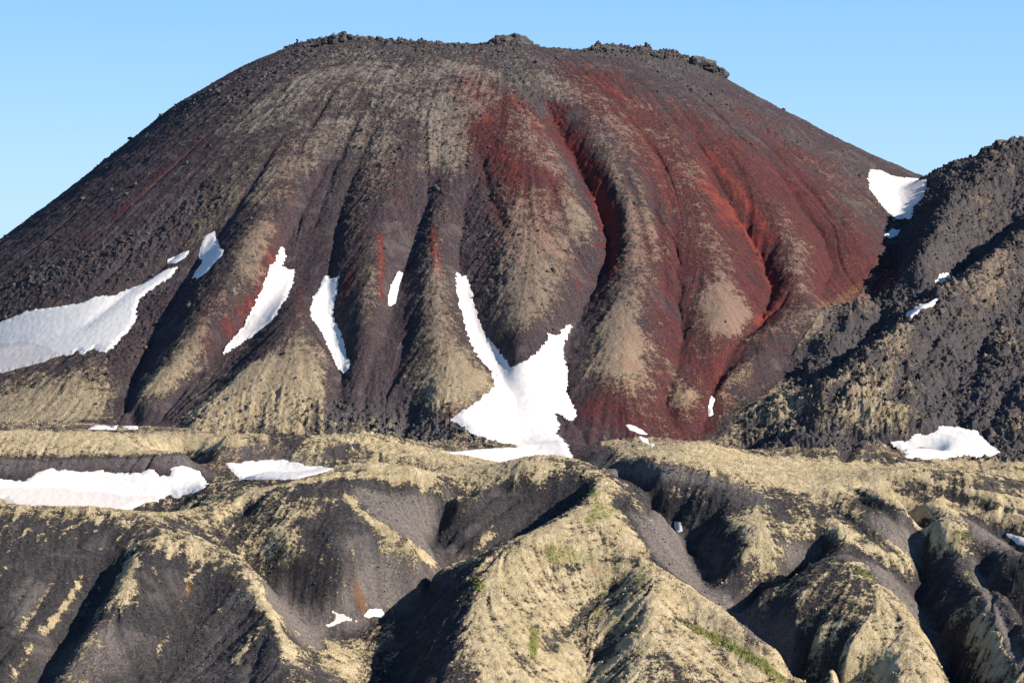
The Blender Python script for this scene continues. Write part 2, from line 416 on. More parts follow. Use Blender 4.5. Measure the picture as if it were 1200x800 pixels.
# streaks running down the slope (noise drawn out along the fall line)
def bil(A, fi, fj):
    fi = np.clip(fi, 0, A.shape[0]-1.001); fj = np.clip(fj, 0, A.shape[1]-1.001)
    i = fi.astype(np.int32); j = fj.astype(np.int32); a = fi-i; b = fj-j
    return (A[i, j]*(1-a)*(1-b)+A[i+1, j]*a*(1-b)+A[i, j+1]*(1-a)*b+A[i+1, j+1]*a*b)
def lic(N, steps, ds):
    """line integral of N along the fall line, both ways, on every 2nd cell"""
    s = 2
    x = X[::s, ::s]; y = Y[::s, ::s]; gx = GXw[::s, ::s]; gy = GYw[::s, ::s]; Nn = N[::s, ::s]
    m = np.hypot(gx, gy)+1e-3; gx = gx/m; gy = gy/m
    Us, Vs = U[::s], V[::s]
    ii = np.arange(len(Us)); jj = np.arange(len(Vs))
    I0 = np.repeat(jj[:, None], len(Us), 1).astype(np.float32); J0 = np.repeat(ii[None, :], len(Vs), 0).astype(np.float32)
    dU = np.gradient(Us).astype(np.float32); dV = np.gradient(Vs).astype(np.float32)
    # fall direction in cells per metre
    di = gy/dV[:, None]; dj = (F*(gx*y-x*gy)/y**2)/dU[None, :]
    acc = Nn.copy(); wt = 1.0
    for sg in (-1, 1):
        I, J = I0.copy(), J0.copy()
        for k in range(steps):
            a = bil(di, I, J); b = bil(dj, I, J)
            I = I+sg*a*ds; J = J+sg*b*ds
            w = math.cos(0.5*math.pi*(k+1)/(steps+1))
            acc += w*bil(Nn, I, J); wt += w*1.0
    acc /= math.sqrt(wt)
    out = np.repeat(np.repeat(acc, s, 0), s, 1)[:NV, :NU]
    return blur(out.astype(np.float32), 1, 1, 1)
n_f = perlin(X/4.0, Y/4.0, 3); n_m = perlin(X/11.0, Y/11.0, 4)
ST1 = lic(n_f, 14, 3.0); ST1 /= ST1.std()
ST2 = lic(n_m, 16, 6.0); ST2 /= ST2.std()
ST3 = lic(perlin(X/15.0, Y/15.0, 6), 34, 5.0); ST3 /= ST3.std()      # wandering rills
RILL = np.clip(-ST3-.55, 0, 1.6)

def seg_dist(x, y, P, closed=False):
    d = np.full(x.shape, 1e9, np.float32)
    m = len(P) if closed else len(P)-1
    for k in range(m):
        ax, ay = P[k]; bx, by = P[(k+1) % len(P)]
        vx, vy = bx-ax, by-ay; L = vx*vx+vy*vy+1e-6
        t = np.clip(((x-ax)*vx+(y-ay)*vy)/L, 0, 1)
        d = np.minimum(d, np.hypot(x-ax-t*vx, y-ay-t*vy))
    return d
def inside(x, y, P):
    c = np.zeros(x.shape, bool)
    for k in range(len(P)):
        ax, ay = P[k]; bx, by = P[(k+1) % len(P)]
        if ay == by: continue
        c ^= ((ay > y) != (by > y)) & (x < (bx-ax)*(y-ay)/(by-ay)+ax)
    return c
def window(P, pad):
    P = np.asarray(P)
    y0, y1 = P[:, 1].min()-pad, P[:, 1].max()+pad
    i0, i1 = np.searchsorted(V, [y0, y1])
    us = np.concatenate([600+F*(P[:, 0]-pad)/P[:, 1], 600+F*(P[:, 0]+pad)/P[:, 1], [600+F*(P[:, 0].min()-pad)/max(P[:, 1].max(), 1)]])
    j0, j1 = np.searchsorted(U, [us.min()-5, us.max()+5])
    return slice(max(i0-1, 0), min(i1+1, NV)), slice(max(j0-1, 0), min(j1+1, NU))
MK = {k: np.zeros((NV, NU), np.float32) for k in ('moss', 'red', 'green', 'rust', 'rough', 'grey', 'scarlet', 'dulled')}
YS = Y+1.2*Z0      # so that patterns keep their grain on steep ground
wob = fbm(X/28, YS/28, 3, 20)
def brush(mask, val, rad, *pts, ymin=2150, soft=1.0):
    """cover of one kind along a line on the ground; rad in metres"""
    P = poly_world(dens2(pts, 12), ymin)
    s = window(P, rad*2.2)
    d = seg_dist(X[s], Y[s], P) * (1+0.5*wob[s])
    w = np.exp(-(d/rad)**2*1.2) if soft >= 1 else 1-sstep(rad*soft, rad*1.3, d)
    MK[mask][s] += val*w
def area(mask, val, *pts, ymin=2150, feather=14):
    P = poly_world(dens2(list(pts)+[pts[0]], 20)[:-1], ymin)
    s = window(P, feather*2)
    d = seg_dist(X[s], Y[s], P, True); sd = np.where(inside(X[s], Y[s], P), d, -d) + wob[s]*feather*.8
    MK[mask][s] += val*sstep(-feather, feather, sd)
def dens2(pts, step): return [(a, b) for a, b, _ in dens([(q[0], q[1], 0) for q in pts], step)]

exec_marks = True
on_cone = (cone(X, Y) > ridge(X, Y)+4) & (Y > 2870) & (cone(X, Y) > -226)
fg = sstep(2860, 2840, Y)
rightm = sstep(-15, 15, ridge(X, Y)-cone(X, Y)-6)*(Y > 2850)*sstep(-243, -236, ridge(X, Y))
on_cone = on_cone.astype(np.float32)

N1 = fbm(X/60, YS/60, 4, 31); N2 = fbm(X/18, YS/18, 3, 32); N3 = fbm(X/170, Y/170, 3, 33)
ribby = np.clip(CUR1/5.0, -1.2, 1.2); ribby2 = np.clip(CUR2/12.0, -1.2, 1.2)

M = MK
# --- volcano
M['moss'] += on_cone*(0.29 + 0.10*ribby2 + 0.05*ribby)
brush('moss', .25, 70, (480,110), (520,180), (470,200), (430,150)); 
brush('moss', .30, 60, (300,140), (340,110), (400,80)); brush('moss', .22, 50, (300,200), (260,250), (330,200), (390,170))
brush('moss', .28, 40, (440,90), (540,75), (560,90)); brush('moss', .25, 35, (640,90), (660,110))
brush('moss', .35, 45, (620,260), (600,330), (590,380), (640,300), (680,270)); brush('moss', .30, 40, (520,180), (540,130), (500,130))
brush('moss', .45, 38, (720,380), (720,420), (740,400), (735,430)); brush('moss', .4, 40, (850,345), (860,380), (830,360))
for P_ in [((200,500), (215,480), (262,440), (320,415), (370,425), (385,460), (370,485), (300,490)), ((488,440), (520,425), (565,430), (575,450), (545,475), (510,482), (490,465)), ((704,425), (706,385), (722,350), (748,345), (752,380), (748,425), (725,440)), ((815,345), (845,332), (880,355), (885,375), (858,400), (835,392)), ((-60,470), (60,455), (120,465), (140,490), (-60,496)), ((150,470), (200,430), (240,415), (250,425), (215,455), (165,482))]:
    area('moss', .22, *P_, ymin=2700, feather=8)
brush('moss', .5, 34, (530,450), (560,440), (510,460)); brush('moss', .25, 28, (510,330), (515,380), (525,420))
brush('moss', .4, 40, (240,470), (300,440), (350,420), (340,460), (260,480)); brush('moss', .2, 26, (440,330), (440,380))
brush('moss', .35, 26, (160,455), (200,435), (230,420)); brush('moss', .35, 50, (0,470), (60,470), (110,460), (60,490), (0,488))
brush('moss', .3, 26, (305,270), (290,310), (310,330)); brush('moss', .25, 30, (930,280), (930,310)); brush('moss', .25, 40, (1000,240), (1030,240), (960,200))
brush('moss', .2, 60, (740,160), (790,200), (760,260)); brush('moss', .15, 50, (700,200), (730,300))
brush('moss', .5, 10, (788,430), (795,450), (790,475), (812,460)); brush('moss', .5, 12, (690,505), (715,520), (745,530))
# dark bare scree streaks
for p in [((490,120), (475,200), (460,240), (440,270)), ((500,230), (480,290), (462,350), (440,430)), ((545,225), (540,300), (560,400)),
          ((400,190), (370,240), (345,300)), ((600,400), (620,410), (640,400)), ((560,150), (580,190), (640,210)),
          ((360,320), (300,420), (230,470), (170,495)), ((200,330), (150,420), (150,480)), ((260,290), (200,360), (170,420)),
          ((50,300), (120,260), (200,200), (250,170)), ((0,330), (60,310), (130,290), (200,250)), ((430,440), (440,400), (410,470)),
          ((430,450), (460,480), (540,500)), ((395,330), (400,400), (420,450)), ((690,470), (720,480), (740,510)), ((700,500), (680,530))]:
    brush('moss', -.34, 24, *p)
brush('moss', -.5, 22, (650,140), (690,210), (715,280), (690,350), (665,410)); brush('moss', -.6, 20, (648,440), (680,500), (700,530))
# red scoria
brush('red', .8, 36, (550,95), (560,130), (575,165), (620,190), (640,215)); brush('red', .5, 26, (600,120), (625,150), (650,200)); brush('red', .4, 40, (610,200), (640,260), (660,300))
brush('red', .9, 16, (650,135), (662,165), (690,205), (712,250), (720,285), (718,320)); brush('red', .7, 60, (690,90), (730,130), (790,180), (850,240))
brush('red', .5, 90, (740,140), (800,220), (830,290)); brush('red', .6, 46, (800,190), (850,250), (880,300), (910,340), (880,380))
brush('red', .5, 70, (890,200), (930,260), (960,320)); brush('red', .55, 40, (900,350), (860,400), (840,440), (800,500), (760,490)); brush('red', .5, 60, (780,300), (790,380), (760,460), (720,470))
brush('red', .4, 36, (960,350), (1000,330), (1020,300)); brush('red', .3, 50, (860,130), (960,190), (1000,220)); brush('red', .55, 34, (820,150), (860,190), (900,220))
brush('red', .75, 7, (447,278), (446,310), (445,345)); brush('red', .75, 9, (508,270), (509,295), (514,320)); brush('red', .45, 14, (420,300), (408,330), (402,370))
brush('red', .6, 14, (320,300), (300,350), (270,385)); brush('red', .4, 22, (250,350), (230,390), (260,400)); brush('red', .5, 10, (350,340), (352,370))
brush('red', .3, 22, (140,250), (90,290)); brush('red', .35, 16, (190,200), (240,160), (150,240)); brush('red', .3, 20, (60,430), (80,420)); brush('red', .25, 30, (340,170), (330,250), (300,300))
brush('red', .2, 30, (475,190), (465,230), (475,160)); brush('red', .4, 10, (558,62), (557,75)); brush('red', .25, 24, (545,440), (575,470), (520,480)); brush('red', .2, 30, (440,200), (420,280))
M['red'] = 1-np.exp(-1.1*np.clip(M['red'], 0, 9)); M['red'] += 0.14*on_cone*sstep(-60, 500, X)*sstep(420, 200, Z0)
for v_, r_, p in [(.8, 11, ((545,92), (555,110), (572,140))), (.7, 8, ((600,115), (620,140), (645,165))), (.9, 7, ((655,136), (664,160), (690,200), (714,250), (722,290), (718,320))),
                  (.6, 12, ((690,90), (715,105), (740,120))), (.75, 13, ((830,180), (860,215), (885,250), (905,280))), (.8, 11, ((800,200), (850,240), (880,280), (900,320), (915,350), (890,380))),
                  (.45, 22, ((740,140), (770,190), (790,240))), (.6, 16, ((815,190), (840,230), (850,262))), (.5, 12, ((575,170), (600,190), (608,215))), (.5, 16, ((700,230), (730,255), (760,260))),
                  (.55, 12, ((845,155), (900,195), (930,225))), (.45, 14, ((860,400), (845,430), (835,470))), (.7, 6, ((447,278), (446,310), (445,345))), (.8, 6, ((508,268), (509,295), (514,320))),
                  (.5, 9, ((318,305), (300,350), (270,392))), (.35, 9, ((410,330), (403,365))), (.5, 5, ((558,62), (557,75))), (.35, 9, ((250,350), (232,385))), (.4, 6, ((351,345), (353,370)))]:
    brush('scarlet', v_, r_, *p)
brush('red', .4, 60, (590,130), (610,220), (600,280)); brush('red', .3, 60, (980,240), (1000,300), (940,200)); brush('moss', .2, 40, (750,260), (770,320), (740,330)); brush('moss', .2, 30, (830,270), (850,310)); brush('moss', .18, 50, (640,170), (680,240)); brush('moss', .14, 36, (760,130), (800,160))
M['moss'] -= .3*GUW; M['moss'] -= RILL*(.10*on_cone*np.clip(.75-.9*ribby2, 0, 1.2)+.10*fg); M['moss'] -= .13*on_cone*sstep(60, 220, X)*sstep(-190, -100, Z0);  M['moss'] -= .14*on_cone*sstep(-350, -620, X)*sstep(-150, 0, Z0); M['moss'] -= .03*on_cone*sstep(200, 320, Z0)
# grey lava rubble on the upper rim
for p in [((350,60), (420,60), (500,60), (560,60)), ((590,55), (600,90), (620,120), (640,125)), ((700,62), (760,66), (830,85)), ((770,80), (830,110), (900,150), (1000,200)),
          ((40,250), (120,190), (200,130), (280,90)), ((280,110), (330,80))]:
    brush('rough', .7, 36, *p); brush('grey', .6, 40, *p)
brush('rough', .8, 55, (30,330), (100,310), (160,290), (220,250)); brush('grey', .3, 60, (30,330), (100,310), (160,290), (220,250)); brush('rough', .5, 50, (160,340), (180,380), (130,440))
brush('rough', .35, 110, (480,120), (560,250), (450,200), (640,300))
# --- lava ridge
M['rough'] += .9*rightm; M['grey'] += .75*rightm
M['moss'] += rightm*(.23 + .15*ribby + .1*ribby2 + .25*N1)
for p in [((860,460), (900,455), (940,470), (1000,480), (1070,490)), ((870,390), (930,372), (1000,352), (1040,340)), ((1050,380), (1080,430), (1040,450), (1000,440)), ((900,500), (870,515)),
          ((1120,330), (1170,310), (1150,370))]:
    brush('moss', .3, 30, *p)
brush('moss', -.5, 30, (1110,230), (1090,300), (1070,320)); brush('moss', -.35, 34, (1110,430), (1100,490), (1140,500), (1170,450)); brush('moss', -.3, 24, (1000,390), (960,420), (900,430))
brush('red', .5, 20, (1050,290), (1040,330), (1010,345)); brush('red', .5, 12, (835,450), (832,500)); brush('rust', .5, 12, (1010,335), (980,355), (940,368))
# --- lava field at the foot
for p in [((240,493), (300,490), (360,488), (420,492), (480,500), (540,512), (590,522)), ((300,500), (400,505), (470,512), (520,520))]:
    brush('rough', .7, 45, *p, ymin=2800); brush('grey', .6, 40, *p, ymin=2800); brush('moss', -.08, 40, *p, ymin=2800)
midm = sstep(2840, 2860, Y)*(1-on_cone)*(1-rightm)
M['moss'] += midm*.52
M['moss'] += fg*(.38 + .14*ribby + .06*ribby2 + .2*N3 + .15*sstep(.40, .16, SL))
# dark hill on the left
area('moss', -.42, (-40,606), (60,608), (130,614), (160,630), (150,650), (120,700), (60,820), (-40,820)); area('moss', -.38, (165,645), (280,672), (325,760), (330,820), (100,820), (160,690))
brush('moss', .12, 8, (0,600), (80,603), (150,612), (200,622), (250,640)); brush('moss', .45, 8, (228,640), (224,665), (218,690)); brush('moss', .5, 9, (150,640), (150,675), (146,705)); brush('moss', .45, 6, (60,685), (38,720), (25,735))
brush('moss', .5, 6, (95,685), (72,715), (50,745)); brush('moss', .4, 8, (80,765), (75,785)); brush('moss', .35, 10, (190,630), (200,650)); brush('moss', .3, 4, (215,700), (200,735), (185,765), (168,800)); brush('rust', .35, 4, (222,690), (205,730), (170,800)); brush('rust', .35, 6, (228,640), (224,665), (218,690))
brush('moss', .35, 14, (290,730), (275,770), (300,710)); brush('moss', .3, 16, (395,760), (410,790), (390,780)); brush('grey', .6, 26, (110,745), (90,790), (130,760)); brush('grey', .5, 14, (40,690), (20,720))
for k, (a_, b_) in enumerate([(20,606), (48,604), (75,610), (98,612), (120,606), (150,618), (172,622), (35,622), (88,632), (140,630), (60,618), (112,622), (10,628), (186,640), (250,650), (268,660), (212,634)]):
    brush('moss', .34, 2.6, (a_, b_), (a_-10-k % 4*3, b_+9+k % 3*4), (a_-20-k % 5*3, b_+20+k % 3*5))
for p in [((95,676), (80,700), (66,722), (55,738)), ((115,690), (98,714)), ((60,684), (45,708), (30,732), (22,745)), ((38,760), (24,778), (14,796)), ((8,662), (-10,690)), ((178,665), (186,680)), ((255,705), (262,730)), ((300,735), (285,765), (270,790)), ((315,720), (300,750)), ((240,775), (232,795))]:
    brush('moss', .42, 4, *p)
for p in [((545,690), (520,730), (500,770)), ((560,700), (545,745)), ((500,720), (480,760)), ((590,620), (560,645)), ((650,600), (620,622)), ((920,690), (900,712)), ((990,680), (960,715), (940,740)), ((970,670), (940,700)), ((1150,720), (1135,745))]:
    brush('moss', .30, 4, *p)
brush('moss', .35, 10, (298,690), (325,730), (338,770)); brush('moss', -.3, 10, (285,700), (315,745), (325,800))
# hill of dark scree and its hollow
area('moss', -.42, (355,612), (400,595), (435,632), (520,670), (440,712), (380,712), (325,668), (350,640)); area('moss', -.45, (415,578), (480,575), (510,580), (500,640), (470,628)); area('moss', -.4, (300,672), (340,690), (385,720), (370,755), (320,710)); brush('grey', .9, 22, (430,585), (470,620), (500,645)); brush('grey', .9, 16, (300,690), (340,725), (365,750)); brush('grey', .5, 24, (440,670), (470,680))
brush('moss', .5, 5, (405,580), (430,606), (455,626), (478,640), (510,658)); brush('moss', .2, 22, (310,640), (330,620), (345,600)); brush('moss', -.3, 10, (340,582), (400,566), (450,566)); brush('moss', .35, 8, (300,575), (340,566), (400,557), (500,560)); brush('moss', -.25, 12, (480,570), (520,575))
brush('moss', .3, 14, (245,625), (270,600), (300,575))
brush('rust', .6, 9, (420,702), (424,708)); brush('rust', .35, 4, (385,549), (420,549), (400,549)); brush('moss', -.1, 12, (440,565), (400,570)); brush('rust', .25, 5, (495,640), (502,632))
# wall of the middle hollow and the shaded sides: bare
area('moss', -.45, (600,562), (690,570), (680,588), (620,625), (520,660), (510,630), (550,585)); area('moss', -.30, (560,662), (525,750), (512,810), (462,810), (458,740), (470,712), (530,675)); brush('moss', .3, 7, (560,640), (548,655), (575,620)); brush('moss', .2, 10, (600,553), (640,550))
# middle hill: moss
area('moss', .38, (600,642), (690,590), (705,562), (735,600), (765,660), (850,714), (940,800), (560,815), (548,730), (565,665)); area('moss', -.40, (645,662), (700,654), (750,652), (745,657), (700,660), (650,668), ymin=2200, feather=5)
area('moss', -.28, (700,755), (780,765), (830,790), (860,820), (700,820)); brush('moss', -.22, 14, (700,720), (730,700), (755,690)); brush('moss', -.25, 10, (725,590), (735,615)); brush('moss', .3, 7, (765,632), (782,650))
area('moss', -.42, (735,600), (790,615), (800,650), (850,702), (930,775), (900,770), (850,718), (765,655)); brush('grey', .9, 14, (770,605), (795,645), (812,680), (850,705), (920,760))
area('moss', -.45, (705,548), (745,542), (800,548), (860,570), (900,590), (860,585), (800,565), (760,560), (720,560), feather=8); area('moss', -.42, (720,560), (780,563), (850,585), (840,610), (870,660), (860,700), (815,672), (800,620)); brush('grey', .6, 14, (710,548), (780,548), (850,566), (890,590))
brush('moss', .35, 18, (880,605), (905,640), (930,620), (895,670)); brush('moss', .2, 6, (790,580), (830,590)); area('moss', -.3, (905,620), (960,630), (940,655), (900,670), (905,640), feather=8)
brush('moss', -.15, 22, (860,585), (920,590), (960,600))
# plateau
area('moss', .5, (725,538), (770,527), (810,518), (900,535), (1200,575), (1230,620), (1140,605), (1050,590), (1000,575), (930,575), (870,560), (820,545), (760,538)); area('moss', .4, (985,560), (1080,600), (1130,645), (1090,625), (1040,595))
brush('moss', .35, 8, (955,577), (1000,607), (1037,632), (1080,662)); brush('moss', .3, 10, (970,612), (1005,638), (1050,652)); brush('moss', -.3, 5, (985,566), (1030,590), (1070,612)); brush('moss', -.25, 4, (1040,572), (1080,580), (1120,592), ymin=2500); brush('moss', -.25, 4, (1000,558), (1080,568), (1140,582), (1200,600), ymin=2500)
area('moss', -.5, (1010,600), (1050,608), (1085,635), (1080,665), (1050,640), (1015,618), feather=7); area('moss', -.5, (1125,600), (1170,625), (1210,645), (1160,645), (1140,625), feather=7); area('moss', -.5, (955,643), (1012,652), (1060,680), (1078,702), (1105,755), (1085,735), (1045,690), (1015,662), (965,655), feather=6)
area('moss', -.5, (1135,650), (1160,655), (1165,700), (1195,765), (1210,800), (1150,710), (1140,680), feather=6); area('moss', -.45, (1100,655), (1135,660), (1135,705), (1100,725), (1080,695), feather=7); brush('moss', .4, 5, (1110,690), (1104,708)); area('moss', .4, (1142,705), (1165,730), (1200,800), (1195,820), (1150,800), (1120,760)); area('moss', -.5, (1160,655), (1210,640), (1250,700), (1230,800), (1195,755), (1165,700))
area('moss', .38, (1015,668), (1050,695), (1080,730), (1110,800), (1115,830), (970,830), (980,765), (1020,715)); area('moss', -.05, (1010,665), (1020,700), (990,735), (900,690), (950,655)); area('moss', -.30, (990,745), (1040,745), (1030,790), (960,800), feather=8); area('moss', -.3, (900,690), (930,700), (930,760), (900,730), feather=8); brush('moss', -.35, 6, (950,650), (1000,652), (1020,660))
# left plateau
area('moss', .4, (-60,504), (120,506), (240,508), (300,520), (240,530), (100,533), (-60,534), feather=6); area('moss', -.42, (-60,538), (60,539), (130,537), (215,532), (245,550), (240,580), (-60,580), feather=8); brush('red', .2, 20, (0,545), (130,545), (240,555), (320,530)); brush('rust', .3, 5, (350,550), (330,540), (300,535))
brush('grey', .8, 12, (0,545), (60,548), (130,545), (215,543), (240,556)); brush('grey', .9, 16, (265,520), (310,530), (370,545)); brush('red', .12, 20, (265,520), (310,530), (370,545)); brush('moss', .4, 16, (1000,545), (1100,552), (1190,560), ymin=2760); brush('moss', .3, 18, (1000,541), (1100,545), (1190,555), ymin=2850); brush('moss', .25, 40, (240,492), (350,490), (450,500), (550,515), ymin=2850); brush('moss', .25, 26, (700,505), (740,515), (770,525), ymin=2780); brush('moss', .35, 24, (430,520), (480,525), (540,538), (600,545)); brush('moss', .3, 18, (450,550), (520,555), (570,560), (560,570)); brush('moss', .3, 14, (330,505), (400,512), (370,512)); brush('moss', -.4, 8, (385,535), (400,525), (420,520))
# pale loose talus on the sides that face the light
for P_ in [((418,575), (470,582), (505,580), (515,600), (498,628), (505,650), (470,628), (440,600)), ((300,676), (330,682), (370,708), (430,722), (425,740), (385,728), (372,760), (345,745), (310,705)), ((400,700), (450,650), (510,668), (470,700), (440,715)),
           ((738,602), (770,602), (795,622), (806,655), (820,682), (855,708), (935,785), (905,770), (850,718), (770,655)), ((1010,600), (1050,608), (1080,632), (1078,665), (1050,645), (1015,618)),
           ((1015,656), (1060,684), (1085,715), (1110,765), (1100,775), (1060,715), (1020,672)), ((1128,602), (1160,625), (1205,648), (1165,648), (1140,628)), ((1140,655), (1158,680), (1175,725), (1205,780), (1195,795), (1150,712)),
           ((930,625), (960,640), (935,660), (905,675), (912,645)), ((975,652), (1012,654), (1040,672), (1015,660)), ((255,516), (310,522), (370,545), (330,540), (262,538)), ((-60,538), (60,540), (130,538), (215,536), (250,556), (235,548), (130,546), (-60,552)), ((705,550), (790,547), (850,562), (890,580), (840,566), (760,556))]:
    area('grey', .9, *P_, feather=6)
brush('grey', .35, 22, (110,745), (90,790), (70,770)); brush('grey', .3, 12, (45,690), (25,715)); brush('grey', .25, 30, (430,650), (470,670)); brush('grey', .3, 16, (270,700), (265,740), (230,780))
# green moss
brush('green', .62, 10, (800,728), (830,745), (870,765), (915,795)); brush('green', .4, 12, (750,670), (752,690), (745,680)); brush('green', .45, 10, (690,575), (705,595), (690,610), (720,600)); brush('green', .8, 6, (1008,668), (1016,675))
brush('green', .5, 5, (625,735), (625,770)); brush('green', .5, 5, (190,600), (188,606)); brush('green', .6, 5, (1120,625), (1150,632), (1135,628)); brush('green', .4, 6, (300,562), (370,558), (470,555)); brush('green', .5, 6, (555,675), (560,690)); brush('green', .35, 16, (650,650), (720,650), (700,720))
brush('green', .3, 20, (990,700), (970,680)); brush('green', .25, 50, (600,600), (650,760)); brush('green', .4, 6, (960,615), (965,605)); brush('green', .3, 20, (100,606), (0,600))

# --- combine cover with the streaks
N6 = fbm(X/7, YS/7, 2, 37)*1.35
mossP = M['moss'] + (0.05*ST2 + 0.05*ST1)*(1-.5*on_cone) + 0.24*N2 + .22*N1 + .22*N6
redP = M['red'] + (0.06*ST2 + 0.04*ST1 + .3*N1 +.15*N2)*np.clip(M['red']*4, 0, 1)
scarP = M['scarlet']*(1+.8*N2+.5*ST1*.3) 
greenP = M['green'] + .10*N2*(M['green'] > .02)
rust = M['rust']

area('dulled', 1, (-60,578), (0,574), (60,573), (100,578), (150,584), (190,583), (205,579), (185,588), (140,604), (20,606), (-60,600), ymin=2560, feather=4)  # parts of the snow coloured a duller pinkish grey
area('dulled', 1, (-60,412), (0,404), (30,402), (60,410), (72,418), (40,432), (0,440), (-60,458), ymin=2900, feather=5)
area('dulled', 1, (1036,203), (1060,207), (1090,208), (1088,232), (1076,230), (1060,222), (1048,214), ymin=3300, feather=4); brush('dulled', .8, 6, (545,340), (560,385), (575,410), ymin=3000); brush('dulled', .5, 14, (640,525), (610,540), (650,545), ymin=2790); brush('dulled', .8, 4, (1100,534), (1130,534), ymin=2800); brush('dulled', .8, 6, (390,720), (410,727), (388,734))
# ------------------------------------------------------------------ snow patches: outlines
SNOW = [
 ('long snow field lying in the broad hollow low on the volcano\'s left flank', 2900, 3.0, [(-60,400), (-10,383), (30,366), (60,360), (92,357), (110,349), (135,347), (160,338), (178,327), (190,318), (207,313), (203,322), (188,332), (172,343), (163,350), (160,362), (158,375), (150,388), (140,397), (132,408), (122,413), (110,408), (98,415), (90,411), (84,415), (70,417), (50,424), (20,432), (0,437), (-60,455)]),
 ('thin scrap of snow just above the tip of the long left snow field', 3000, 1.2, [(197,305), (210,299), (221,295), (217,302), (206,308), (198,309)]),
 ('small ragged snow patch by itself high on the left flank', 3000, 1.6, [(240,277), (250,274), (254,284), (263,296), (258,302), (252,308), (243,318), (232,326), (225,327), (230,318), (238,308), (234,300), (236,288)]),
 ('slanting blade-shaped snow patch left of the red-tipped rib', 3000, 2.4, [(331,293), (334,302), (329,314), (344,317), (342,335), (335,350), (320,375), (302,390), (285,400), (272,409), (262,415), (272,402), (288,384), (298,364), (308,342), (316,318), (324,308)]),
 ('curved snow tongue in the gully right of the blade-shaped patch', 3000, 2.2, [(381,325), (389,328), (397,324), (395,340), (391,355), (388,372), (394,385), (400,400), (405,420), (411,432), (403,438), (396,430), (388,412), (380,395), (372,382), (363,370), (364,355), (372,342), (377,334)]),
 ('tiny sliver of snow high in the gully between two red-tipped ribs', 3000, 1.5, [(468,319), (472,320), (467,333), (465,345), (463,356), (456,358), (456,349), (459,336)]),
 ('largest snow field, a forked tongue filling the main gully to the foot of the volcano', 2790, 3.2, [(536,321), (545,326), (551,340), (555,360), (562,385), (575,405), (590,424), (598,430), (606,423), (625,415), (640,404), (643,391), (655,395), (668,383), (664,395), (658,405), (659,420), (663,432), (664,448), (662,460), (668,472), (676,487), (668,492), (655,482), (648,483), (655,498), (650,508), (660,516), (668,530), (670,546), (640,547), (600,549), (560,540), (520,531), (560,527), (607,523), (590,519), (560,511), (530,491), (550,478), (570,462), (580,452), (577,436), (562,420), (553,404), (546,385), (540,360), (536,340)]),
 ('snow patch in the saddle under the sky between volcano and dark ridge', 3300, 2.2, [(1022,199), (1032,200), (1045,206), (1060,209), (1075,210), (1085,212), (1084,225), (1080,234), (1070,244), (1067,256), (1052,257), (1040,248), (1030,236), (1019,222), (1018,207)]),
 ('speck of snow below the saddle patch', 3100, 1.2, [(1037,276), (1046,268), (1054,270), (1050,276), (1042,279)]),
 ('small snow patch, upper of two in the shadowed cleft of the ridge', 3000, 1.5, [(1096,330), (1102,325), (1113,322), (1113,328), (1105,331), (1098,333)]),
 ('narrow streak of snow, lower of two in the shadowed cleft of the ridge', 3000, 1.5, [(1062,369), (1075,361), (1090,353), (1100,349), (1095,355), (1080,363), (1066,371)]),
 ('bright snow patch on dark rubble at the foot of the right ridge', 2800, 2.4, [(1047,520), (1062,519), (1072,515), (1080,510), (1095,507), (1100,501), (1115,500), (1130,503), (1145,505), (1150,514), (1160,522), (1172,531), (1165,536), (1140,536), (1110,537), (1085,538), (1062,536), (1058,527)]),
 ('short snow strip at the right margin behind the moss plateau', 2790, 1.4, [(1148,560), (1160,557), (1172,556), (1168,562), (1185,563), (1200,567), (1215,572), (1200,574), (1180,571), (1160,567)]),
 ('two-lobed snow bit low on the red scree, upper one', 2800, 1.2, [(734,498), (742,500), (752,504), (758,509), (750,508), (738,503)]),
 ('small snow bit on red scree just above the moss plateau, lower one', 2800, 1.2, [(750,513), (758,514), (767,521), (764,523), (754,517)]),
 ('thin vertical snow sliver at the contact of red scree and dark ridge', 2800, 1.2, [(834,465), (837,468), (834,478), (835,486), (831,488), (831,478)]),
 ('flat strip of snow showing behind the left plateau crest', 2870, 2.0, [(104,503), (112,499), (124,499), (132,502), (138,498), (145,501), (168,504), (168,507), (104,507)]),
 ('long pale snow bank in the hollow above the dark left hill', 2560, 3.0, [(-50,566), (0,562), (30,564), (45,553), (60,550), (90,553), (120,552), (142,556), (165,554), (180,549), (188,558), (200,559), (202,549), (212,547), (225,549), (235,556), (242,566), (242,574), (225,578), (210,582), (198,579), (185,586), (165,592), (140,600), (100,602), (20,600), (5,585), (-50,585)]),
 ('snow bank in the small hollow behind the rounded moss crest', 2600, 2.0, [(262,542), (275,543), (300,540), (330,540), (355,543), (375,546), (390,550), (375,555), (350,560), (320,562), (280,560), (270,550)]),
 ('tiny oval of snow in the dark gully right of the middle hill', 2350, 1.2, [(791,613), (797,614), (799,622), (795,623), (791,618)]),
 ('small snow wedge at the right margin in a bare trough', 2400, 1.2, [(1180,627), (1192,629), (1210,636), (1210,642), (1192,636)]),
 ('forked sliver of dirty snow on the valley floor', 2250, 1.0, [(384,714), (392,719), (400,724), (412,725), (418,728), (405,729), (396,732), (385,736), (382,733), (392,729), (395,725), (388,719)]),
 ('small snow slab half in shadow beside the forked sliver', 2250, 1.0, [(427,722), (433,717), (447,714), (451,718), (450,722), (432,724)]),
]
snow_sd = []
ragn = fbm(X/9, YS/9, 3, 55)+.18*fbm(X/3.2, YS/3.2, 2, 56)
SN = np.full((NV, NU), -99, np.float32)
